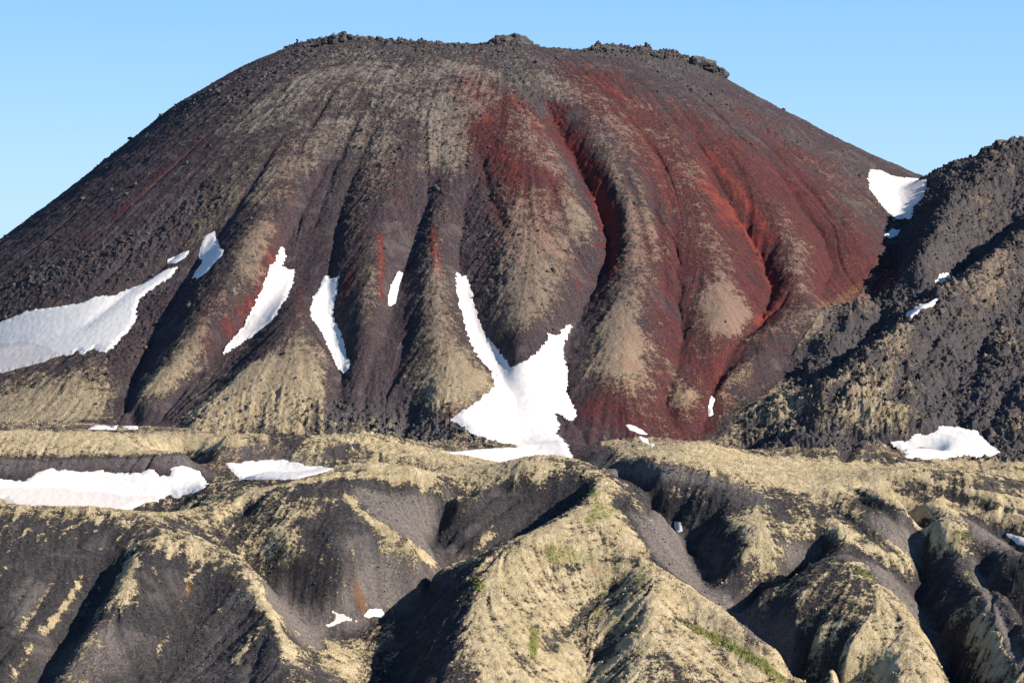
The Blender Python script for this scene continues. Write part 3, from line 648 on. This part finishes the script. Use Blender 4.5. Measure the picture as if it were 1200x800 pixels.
for lab, ymin, th, pts in SNOW:
    P = poly_world(dens2(pts+[pts[0]], 6)[:-1], ymin)
    s = window(P, 14)
    d = seg_dist(X[s], Y[s], P, True)
    sd = np.where(inside(X[s], Y[s], P), d, -d)
    sd = sd + ragn[s]*min(3.2, .5+1.1*(th-1)*2)
    snow_sd.append((s, sd)); SN[s] = np.maximum(SN[s], sd)
snowm = sstep(-4, 2, SN)

# ------------------------------------------------------------------ fine relief
rough = np.clip(M['rough'], 0, 1)
lumps = billow(X/13, YS/15, 4, 61)
fine = fbm(X/5.5, YS/6.5, 3, 66)
rr_ = np.hypot(X-CX, Y-CY)
uu_ = 600+F*X/Y
crag = np.exp(-((rr_-RIM-8)/30)**2)*(Y < CY+60)*np.interp(uu_, [300, 350, 480, 510, 560, 580, 615, 635, 685, 698, 850, 880], [.4, 1.1, 1, .6, .6, 1.1, 1.1, .3, .3, 1.3, 1.4, .3])
mossE = sstep(.45, .65, mossP)
big = fbm(X/42, YS/55, 3, 95)
Z = Z0 + (1-snowm*.9)*(
      rightm*(15*np.minimum(big, .12)+5*billow(X/30, YS/34, 2, 97)) +
      crag*(22.0*(billow(X/16, YS/20, 4, 91)-.42)+3*fine) +
      rough*((9.0+3*rightm)*(lumps-.45) + 2.0*fine)
    + 0.14*ST1*np.clip(SL*1.5, 0, 1)*(1-.5*rough) + 0.25*ST2*np.clip(SL*1.5, 0, 1)*(1-rightm)
    - RILL*np.clip(SL*2, 0, 1)*(2.3*on_cone*np.clip(.75-.9*ribby2, .1, 1.2)+1.5*fg*(1-on_cone))*(1-snowm) + 1.0*fine + 1.4*N2 + 2.2*N1 + .5*mossE) .astype(np.float32)
Z = Z.astype(np.float32)
Z = Z*edge.astype(np.float32) + Z0*(1-edge.astype(np.float32))

# ------------------------------------------------------------------ materials
def new_mat(name):
    m = bpy.data.materials.new(name); m.use_nodes = True
    nt = m.node_tree; b = nt.nodes['Principled BSDF']; b.inputs['Roughness'].default_value = .95
    b.inputs['Specular IOR Level'].default_value = .12
    return m, nt, b
class NT:
    def __init__(s, nt): s.t = nt
    def n(s, typ, **kw):
        nd = s.t.nodes.new(typ)
        for k, v in kw.items(): setattr(nd, k, v)
        return nd
    def l(s, a, b): s.t.links.new(a, b)
    def math(s, op, a, b=None, c=None):
        nd = s.n('ShaderNodeMath', operation=op)
        for i, v in enumerate((a, b, c)):
            if v is None: continue
            if isinstance(v, (int, float)): nd.inputs[i].default_value = v
            else: s.l(v, nd.inputs[i])
        return nd.outputs[0]
    def noise(s, scale, detail=4, rough=.6, vec=None, dist=0):
        nd = s.n('ShaderNodeTexNoise'); nd.inputs['Scale'].default_value = scale
        nd.inputs['Detail'].default_value = detail; nd.inputs['Roughness'].default_value = rough
        nd.inputs['Distortion'].default_value = dist
        s.l(vec, nd.inputs['Vector']); return nd.outputs['Fac']
    def step(s, x, a, b):
        nd = s.n('ShaderNodeMapRange', interpolation_type='SMOOTHSTEP')
        s.l(x, nd.inputs['Value']); nd.inputs['From Min'].default_value = a; nd.inputs['From Max'].default_value = b
        return nd.outputs['Result']
    def mix(s, f, a, b, mode='MIX'):
        nd = s.n('ShaderNodeMix', data_type='RGBA', blend_type=mode)
        if isinstance(f, (int, float)): nd.inputs[0].default_value = f
        else: s.l(f, nd.inputs[0])
        for i, v in ((6, a), (7, b)):
            if isinstance(v, tuple): nd.inputs[i].default_value = (*v, 1)
            else: s.l(v, nd.inputs[i])
        return nd.outputs[2]

def terrain_material():
    m, nt, b = new_mat('moss_and_scree'); g = NT(nt)
    pos = g.n('ShaderNodeNewGeometry').outputs['Position']
    A = g.n('ShaderNodeAttribute', attribute_name='cover'); B = g.n('ShaderNodeAttribute', attribute_name='rock')
    sa = g.n('ShaderNodeSeparateColor'); g.l(A.outputs['Color'], sa.inputs[0])
    sb = g.n('ShaderNodeSeparateColor'); g.l(B.outputs['Color'], sb.inputs[0])
    moss, red, green = sa.outputs; scar = g.n('ShaderNodeAttribute', attribute_name='scarlet').outputs['Fac']; rust, grey, streak = sb.outputs
    n1 = g.noise(.35, 5, .7, pos); n2 = g.noise(.09, 4, .6, pos); n3 = g.noise(1.1, 3, .7, pos)
    nn = g.math('MULTIPLY_ADD', g.math('SUBTRACT', n1, .5), 1.5, g.math('MULTIPLY', g.math('SUBTRACT', n2, .5), .5))
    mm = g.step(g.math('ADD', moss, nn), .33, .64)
    rr = g.step(g.math('ADD', red, g.math('MULTIPLY', nn, .7)), .15, .62)
    rs = g.step(g.math('ADD', scar, g.math('MULTIPLY', nn, 1.1)), .25, .85)
    gg = g.step(g.math('ADD', green, g.math('MULTIPLY', nn, .7)), .30, .62)
    ru = g.step(g.math('ADD', rust, g.math('MULTIPLY', nn, .5)), .30, .60)
    # bare ground
    scree = g.mix(g.step(n1, .3, .75), (.023, .022, .025), (.074, .068, .070))
    warm = g.n('ShaderNodeAttribute', attribute_name='warm').outputs['Fac']
    mm = g.math('ADD', g.math('MULTIPLY', mm, g.math('MULTIPLY_ADD', warm, -.6, 1.0)), g.math('MULTIPLY', g.math('MULTIPLY', warm, .6), g.step(g.math('ADD', moss, nn), .22, .80)))
    scree = g.mix(warm, scree, g.mix(g.step(n1, .3, .75), (.030, .023, .028), (.090, .068, .076)))
    greyc = g.mix(g.step(n3, .35, .7), (.034, .032, .037), (.145, .137, .140))
    nb = g.noise(.022, 3, .6, pos, 1.2)
    scree = g.mix(g.math('MULTIPLY', g.step(nb, .50, .72), .7), scree, (.115, .10, .10))
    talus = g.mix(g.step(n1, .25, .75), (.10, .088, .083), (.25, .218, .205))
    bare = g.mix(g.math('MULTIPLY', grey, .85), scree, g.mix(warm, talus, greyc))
    redc = g.mix(g.step(n1, .3, .7), (.046, .018, .021), (.125, .041, .041))
    redc = g.mix(g.math('MULTIPLY', g.step(g.noise(.045, 5, .7, pos, .8), .50, .62), .65), redc, (.045, .026, .028))
    redc = g.mix(rs, redc, (.165, .038, .032))
    bare = g.mix(g.math('MAXIMUM', rr, rs), bare, redc)
    bare = g.mix(g.math('MULTIPLY', ru, .8), bare, (.20, .095, .045))
    # moss cover
    mc = g.mix(g.step(n2, .35, .65), (.45, .36, .21), (.60, .495, .33))
    mc = g.mix(g.math('MULTIPLY', g.step(nb, .42, .66), .35), mc, (.32, .27, .14))
    mc = g.mix(g.math('MULTIPLY', g.step(g.noise(.05, 3, .6, pos), .52, .68), .6), mc, (.33, .24, .15))
    mc = g.mix(g.step(n3, .25, .6), (.22, .18, .11), mc)
    hi = g.n('ShaderNodeSeparateXYZ'); g.l(pos, hi.inputs[0])
    up = g.math('MULTIPLY', g.math('MULTIPLY_ADD', g.step(hi.outputs[2], -215, -60), .60, .40), warm)
    mc = g.mix(up, mc, g.mix(g.step(n3, .3, .7), (.115, .090, .072), (.27, .212, .165)))
    mc = g.mix(g.math('MULTIPLY', g.step(hi.outputs[2], 60, 230), .75), mc, g.mix(g.step(n3, .3, .7), (.12, .107, .098), (.31, .27, .235)))
    mc = g.mix(gg, mc, (.19, .19, .055))
    mc = g.mix(g.math('MULTIPLY', g.math('MULTIPLY', rr, .5), 1.0), mc, (.21, .115, .095))
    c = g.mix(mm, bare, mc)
    st = g.math('MULTIPLY_ADD', streak, .3, .85)
    cs = g.n('ShaderNodeCombineColor')
    for i in range(3): g.l(st, cs.inputs[i])
    c = g.mix(1.0, c, cs.outputs[0], 'MULTIPLY')
    g.l(c, b.inputs['Base Color'])
    bp = g.n('ShaderNodeBump'); bp.inputs['Strength'].default_value = 1.0; bp.inputs['Distance'].default_value = 2.6
    hh = g.math('ADD', g.math('MULTIPLY', n1, 1.0), g.math('MULTIPLY', n3, .45))
    hh = g.math('ADD', hh, g.math('MULTIPLY', mm, .35))
    g.l(hh, bp.inputs['Height']); g.l(bp.outputs[0], b.inputs['Normal'])
    return m
def snow_material():
    m, nt, b = new_mat('old_snow'); g = NT(nt)
    pos = g.n('ShaderNodeNewGeometry').outputs['Position']
    A = g.n('ShaderNodeAttribute', attribute_name='dulled').outputs['Fac']
    n1 = g.noise(.12, 5, .6, pos); n2 = g.noise(.8, 3, .6, pos)
    c = g.mix(g.step(n1, .35, .75), (.68, .66, .64), (.60, .575, .555))
    c = g.mix(g.step(g.math('ADD', A, g.math('MULTIPLY', g.math('SUBTRACT', n1, .5), .5)), .45, .62), c, (.56, .52, .50))  # duller pinkish grey where the mask is high
    g.l(c, b.inputs['Base Color']); b.inputs['Roughness'].default_value = .7
    bp = g.n('ShaderNodeBump'); bp.inputs['Strength'].default_value = .35; bp.inputs['Distance'].default_value = .6
    g.l(g.math('ADD', n1, g.math('MULTIPLY', n2, .3)), bp.inputs['Height']); g.l(bp.outputs[0], b.inputs['Normal'])
    return m
def rock_material(name, lo, hi, mossy):
    m, nt, b = new_mat(name); g = NT(nt)
    geo = g.n('ShaderNodeNewGeometry'); pos = geo.outputs['Position']
    n1 = g.noise(.5, 4, .7, pos); n2 = g.noise(.12, 3, .6, pos)
    c = g.mix(g.step(n1, .3, .7), lo, hi)
    sx = g.n('ShaderNodeSeparateXYZ'); g.l(geo.outputs['Normal'], sx.inputs[0])
    mk = g.step(g.math('ADD', g.math('MULTIPLY', sx.outputs[2], .5), g.math('MULTIPLY', n2, .6)), .62, .80)
    c = g.mix(g.math('MULTIPLY', mk, mossy), c, (.22, .19, .12))
    g.l(c, b.inputs['Base Color'])
    bp = g.n('ShaderNodeBump'); bp.inputs['Strength'].default_value = .7; bp.inputs['Distance'].default_value = .8
    g.l(n1, bp.inputs['Height']); g.l(bp.outputs[0], b.inputs['Normal'])
    return m
MT = terrain_material(); MS = snow_material()
MR = rock_material('lava_rock', (.028, .027, .031), (.095, .091, .096), .5)

# ------------------------------------------------------------------ terrain objects
def grid_mesh(name, faces_mask, Zv, material, attrs, fattrs=()):
    """mesh from the chosen cells of the grid"""
    ci, cj = np.nonzero(faces_mask)
    quad = np.stack([ci*NU+cj, ci*NU+cj+1, (ci+1)*NU+cj+1, (ci+1)*NU+cj], 1)
    used, inv = np.unique(quad.ravel(), return_inverse=True)
    co = np.stack([X.ravel()[used], Y.ravel()[used], Zv.ravel()[used]], 1).astype(np.float32)
    me = bpy.data.meshes.new(name)
    me.vertices.add(len(used)); me.vertices.foreach_set('co', co.ravel())
    nf = len(quad)
    me.loops.add(nf*4); me.loops.foreach_set('vertex_index', inv.astype(np.int32).ravel())
    me.polygons.add(nf); me.polygons.foreach_set('loop_start', np.arange(0, nf*4, 4, dtype=np.int32))
    me.polygons.foreach_set('loop_total', np.full(nf, 4, np.int32))
    me.polygons.foreach_set('use_smooth', np.ones(nf, bool))
    me.update(calc_edges=True)
    for an, ch in attrs:
        a = me.attributes.new(an, 'FLOAT_COLOR', 'POINT')
        arr = np.ones((len(used), 4), np.float32)
        for k, c in enumerate(ch): arr[:, k] = c.ravel()[used]
        a.data.foreach_set('color', arr.ravel())
    for an, c in fattrs:
        a = me.attributes.new(an, 'FLOAT', 'POINT'); a.data.foreach_set('value', c.ravel()[used].astype(np.float32))
    me.materials.append(material)
    o = bpy.data.objects.new(name, me); col.objects.link(o)
    return o
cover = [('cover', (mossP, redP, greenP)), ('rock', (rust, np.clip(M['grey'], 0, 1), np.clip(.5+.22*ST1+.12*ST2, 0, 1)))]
cellY = V[:-1, None]+0*U[None, :-1]
cX = X[:-1, :-1]; cY = Y[:-1, :-1]
reg_vol = (cone(cX, cY) >= ridge(cX, cY)) & (np.hypot(cX-CX, cY-CY) < 1235) & (cY > 2800)
reg_rid = (~reg_vol) & (ridge(cX, cY) > -236) & (cY > 2850)
reg_hil = (~reg_vol) & (~reg_rid) & (cY < 2700)
reg_pla = ~(reg_vol | reg_rid | reg_hil)
for nm, rg in (('volcano', reg_vol), ('lava_ridge', reg_rid), ('hills', reg_hil), ('plateau', reg_pla)):
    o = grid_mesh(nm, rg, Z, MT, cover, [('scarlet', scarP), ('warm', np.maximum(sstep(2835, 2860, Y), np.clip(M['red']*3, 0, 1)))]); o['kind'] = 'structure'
# the lowland all round, out to the horizon
me = bpy.data.meshes.new('ground'); S = 60000
me.from_pydata([(-S, -S, -482), (S, -S, -482), (S, S, -482), (-S, S, -482)], [], [(0, 1, 2, 3)])
gm, gnt, gb = new_mat('lowland'); g = NT(gnt)
gp = g.n('ShaderNodeNewGeometry').outputs['Position']
g.l(g.mix(g.step(g.noise(.004, 5, .6, gp), .4, .6), (.06, .05, .05), (.22, .19, .12)), gb.inputs['Base Color'])
me.materials.append(gm); o = bpy.data.objects.new('ground', me); col.objects.link(o); o['kind'] = 'structure'

# ------------------------------------------------------------------ snow patches
Zb = .35*blur(Z0, 2, 2, 1)+.65*blur(Z0, 8, 7, 2)
for (lab, ymin, th, pts), (s, sd) in zip(SNOW, snow_sd):
    full = np.full((NV, NU), -99, np.float32); full[s] = sd
    keep = (full > -2.6)
    cells = keep[:-1, :-1] & keep[1:, :-1] & keep[:-1, 1:] & keep[1:, 1:]
    if not cells.any(): print('EMPTY SNOW', lab); continue
    Zb_ = Zb if th > 1.5 else Z
    top = Zb_ + np.clip(full*.32, -1.5, th*.6) + .35*fbm(X/7, Y/7, 2, 71)*(full > 0) + (0.2 if th > 1.5 else .3 if th > 1.1 else .05)
    dulled = np.clip(.22+.62*M['dulled']+.06*ragn, 0, 1)
    o = grid_mesh('snow_patch', cells, top, MS, [], [('dulled', dulled)])
    o['label'] = lab; o['category'] = 'snow patch'; o['group'] = 'snow patches left over on the slopes'

# ------------------------------------------------------------------ loose lava blocks
_ph = (1+5**.5)/2
ICO_V = np.array([(-1,_ph,0),(1,_ph,0),(-1,-_ph,0),(1,-_ph,0),(0,-1,_ph),(0,1,_ph),(0,-1,-_ph),(0,1,-_ph),(_ph,0,-1),(_ph,0,1),(-_ph,0,-1),(-_ph,0,1)])/1.9
ICO_F = np.array([(0,11,5),(0,5,1),(0,1,7),(0,7,10),(0,10,11),(1,5,9),(5,11,4),(11,10,2),(10,7,6),(7,1,8),(3,9,4),(3,4,2),(3,2,6),(3,6,8),(3,8,9),(4,9,5),(2,4,11),(6,2,10),(8,6,7),(9,8,1)])
def rubble(name, label, cat, weight, count, smin_, smax_, seed):
    """one mass of loose blocks, thrown where the weight allows, in true ground positions"""
    rg = np.random.default_rng(seed)
    area_w = weight*np.gradient(U)[None, :]*Y/F*np.gradient(V)[:, None]
    c = np.cumsum(area_w.ravel(), dtype=np.float64); k = np.searchsorted(c, rg.random(count)*c[-1])
    k = np.minimum(k, NU*NV-1)
    px, py, pz = X.ravel()[k], Y.ravel()[k], Z.ravel()[k]
    px = px+rg.uniform(-.5, .5, count); py = py+rg.uniform(-.5, .5, count)
    sz = smin_*(1-rg.random(count)*(1-(smin_/smax_)**2.2))**(-1/2.2)
    v = ICO_V[None]*(1+rg.uniform(-.32, .32, (count, 12, 1)))
    v = v*(rg.uniform(.7, 1.35, (count, 1, 3)))*sz[:, None, None]*.5
    a = rg.random(count)*6.283; ca, sa = np.cos(a)[:, None], np.sin(a)[:, None]
    vx = v[..., 0]*ca-v[..., 1]*sa; vy = v[..., 0]*sa+v[..., 1]*ca
    v = np.stack([vx+px[:, None], vy+py[:, None], v[..., 2]*.9+pz[:, None]+.12*sz[:, None]], -1).reshape(-1, 3)
    f = (ICO_F[None]+np.arange(count)[:, None, None]*12).reshape(-1, 3)
    me = bpy.data.meshes.new(name)
    me.vertices.add(len(v)); me.vertices.foreach_set('co', v.astype(np.float32).ravel())
    me.loops.add(f.size); me.loops.foreach_set('vertex_index', f.astype(np.int32).ravel())
    me.polygons.add(len(f)); me.polygons.foreach_set('loop_start', np.arange(0, f.size, 3, dtype=np.int32)); me.polygons.foreach_set('loop_total', np.full(len(f), 3, np.int32))
    me.update(calc_edges=True); me.materials.append(MR)
    o = bpy.data.objects.new(name, me); col.objects.link(o)
    o['kind'] = 'stuff'; o['label'] = label; o['category'] = cat
free = (SN < -3)*edge
patchy = sstep(-.1, .35, fbm(X/35, Y/35, 3, 81))
inview = ((U > -60) & (U < 1260))[None, :]
rubble('lava_rubble', 'dark jagged lava blocks strewn over the ridge on the right', 'rocks', free*inview*rightm*(.25+patchy), 24000, 1.3, 7, 1)
rubble('rim_rubble', 'dark lava blocks crusting the rim and upper flanks of the volcano', 'rocks', free*inview*on_cone*(rough**1.5*(.3+patchy)+.012+2.2*crag), 17000, 1.2, 8, 2)
rubble('boulder_field', 'dark boulders scattered over the low ground at the foot of the volcano', 'rocks', free*inview*midm*(.05+rough*patchy), 3500, 1.3, 6, 3)

mo = sstep(.50, .60, mossP)*free
rubble('cinder_stones', 'small dark stones loose on the bare slopes of the near hills', 'stones', free*((U > -60) & (U < 1260))[None, :]*fg*(1-mo)*(.15+patchy)*(Y > 2180), 14000, .7, 2.6, 4)
def tufts(name, label, cat, mat, weight, count, a_, b_, seed):
    global MR
    keep = MR; MR = mat; rubble(name, label, cat, weight, count, a_, b_, seed); MR = keep
def tuft_material(name, lo, hi):
    m, nt, b = new_mat(name); g = NT(nt)
    pos = g.n('ShaderNodeNewGeometry').outputs['Position']
    g.l(g.mix(g.step(g.noise(.3, 3, .6, pos), .35, .65), lo, hi), b.inputs['Base Color'])
    return m
edge_m = sstep(.40, .50, mossP)*(1-.75*sstep(.62, .80, mossP))*free
tufts('moss_cushions', 'pale cushions of dry moss growing over the near hills and plateau', 'moss', tuft_material('dry_moss', (.36, .29, .17), (.54, .45, .30)), edge_m*((U > -60) & (U < 1260))[None, :]*np.maximum(fg, .5*midm)*(Y > 2180), 15000, .8, 2.2, 5)
tufts('green_moss', 'bright green moss cushions in the damp folds of the near hills', 'moss', tuft_material('wet_moss', (.10, .125, .03), (.24, .245, .08)), sstep(.35, .6, greenP)*free*fg, 2600, .6, 1.8, 6)

# outcrops one can tell apart
import bmesh
from mathutils import noise as mn
def outcrop(px, py, w_, h_, d_, ymin, label, seed, Yfix=None, cat='rock outcrop', nm='rock_outcrop'):
    if Yfix is None: x, y = ground(px, py, ymin)
    else: y = Yfix; x = (px-600)/F*y
    z = (HOR-py)/F*y
    bm = bmesh.new(); rr = np.random.default_rng(seed)
    nb = max(1, int(w_/7)) if nm != 'boulder' else 1
    for k in range(nb*3 if nb > 1 else 1):
        u = (rr.random()-.5) if nb > 1 else 0
        t = 1-(2*abs(u))**2
        m4 = bmesh.ops.create_icosphere(bm, subdivisions=3, radius=1)
        s_ = h_*1.6*(.45+.5*t)*rr.uniform(.6, 1.1) if nb > 1 else h_*.7
        off = Vector((u*w_, (rr.random()-.5)*d_*.5 if nb > 1 else 0, -.2*s_))
        for v in m4['verts']:
            c = v.co.copy(); q = c*1.3+Vector((seed*3.1+k*7.7, 0, 0))
            cell = mn.cell_vector(c*2.2+Vector((k*5.1, seed, 0)))
            rdd = 1+.45*mn.noise(q)+.22*mn.noise(q*3.1)+.10*mn.noise(q*7)
            c = c*rdd
            v.co = Vector((c.x*s_*1.15, c.y*s_*1.1, c.z*s_*.95)) + (cell-Vector((.5, .5, .5)))*s_*.22 + off
    me = bpy.data.meshes.new(nm); bm.to_mesh(me); bm.free(); me.materials.append(MR)
    o = bpy.data.objects.new(nm, me); col.objects.link(o); o.location = (x, y, z)
    o['label'] = label; o['category'] = cat
outcrop(598, 51, 60, 11, 22, 0, 'dark craggy knob standing highest in the middle of the crater rim', 3, Yfix=3846)
outcrop(406, 48, 70, 8, 22, 0, 'low dark crag at the left shoulder of the crater rim', 5, Yfix=3895)
outcrop(540, 55, 46, 5, 16, 0, 'flat broken rocks on the rim just left of the craggy knob', 6, Yfix=3842)
outcrop(712, 60, 52, 8, 20, 0, 'short crag on the crater rim right of the smooth red dip', 7, Yfix=3860)
outcrop(756, 64, 70, 7, 20, 0, 'long jagged crag in the right half of the crater rim', 8, Yfix=3880)
outcrop(812, 76, 64, 10, 24, 0, 'blocky dark cliff at the right end of the crater rim', 9, Yfix=3960)
outcrop(838, 86, 30, 9, 20, 0, 'small dark spur where the crater rim drops to the right flank', 10, Yfix=4040)
outcrop(1013, 371, 9, 7, 8, 2900, 'single dark boulder on the pale strip between red scree and ridge', 12, cat='boulder', nm='boulder')
outcrop(880, 493, 4, 3, 4, 2800, 'small dark boulder on the mossy knoll at the foot of the ridge', 13, cat='boulder', nm='boulder')
outcrop(1054, 540, 4, 5, 4, 2800, 'black boulder just left below the bright snow patch on rubble', 14, cat='boulder', nm='boulder')
outcrop(226, 575, 3, 1.6, 3, 2560, 'small brown stone sticking out of the right end of the pale snow bank', 15, cat='boulder', nm='boulder')
# ------------------------------------------------------------------ camera, sun, sky
cam = bpy.data.cameras.new('camera'); co = bpy.data.objects.new('camera', cam); col.objects.link(co)
cam.sensor_width = 36; cam.lens = 36*F/1200; cam.clip_start = 1; cam.clip_end = 150000
co.location = (0, 0, 0); co.rotation_euler = (radians(90), 0, 0)
cam.shift_y = (HOR-400)/1200
scene.camera = co

AZ, EL = 68, 28         # sun: degrees to the right of straight behind the camera, height
sx, sy, sz = math.sin(radians(AZ))*math.cos(radians(EL)), -math.cos(radians(AZ))*math.cos(radians(EL)), math.sin(radians(EL))
sun = bpy.data.lights.new('sun', 'SUN'); so = bpy.data.objects.new('sun', sun); col.objects.link(so)
from mathutils import Vector
so.rotation_euler = Vector((sx, sy, sz)).to_track_quat('Z', 'Y').to_euler()
sun.energy = 5.0; sun.angle = radians(.5); sun.color = (1, .90, .77)
w = bpy.data.worlds.new('World'); scene.world = w; w.use_nodes = True
nt = w.node_tree; sk = nt.nodes.new('ShaderNodeTexSky'); sk.sky_type = 'NISHITA'; sk.sun_disc = False
sk.sun_elevation = radians(EL); sk.sun_rotation = math.atan2(sx, sy)
sk.altitude = 900; sk.air_density = 1.0; sk.dust_density = .4; sk.ozone_density = 3.0
g = NT(nt)
tc = g.n('ShaderNodeTexCoord'); sp = g.n('ShaderNodeSeparateXYZ'); g.l(tc.outputs['Generated'], sp.inputs[0])
blue = g.mix(g.step(sp.outputs[2], -.02, .14), (3.55, 5.6, 7.3), (1.75, 4.0, 7.2))   # clear northern air
blue = g.mix(g.step(sp.outputs[2], .10, .75), blue, (.22, .75, 2.1))
g.l(g.mix(.85, sk.outputs[0], blue), nt.nodes['Background'].inputs[0]); nt.nodes['Background'].inputs[1].default_value = .080
scene.view_settings.view_transform = 'Standard'; scene.view_settings.look = 'None'
scene.view_settings.exposure = 0.9; scene.view_settings.gamma = 1
scene.render.engine = 'CYCLES'
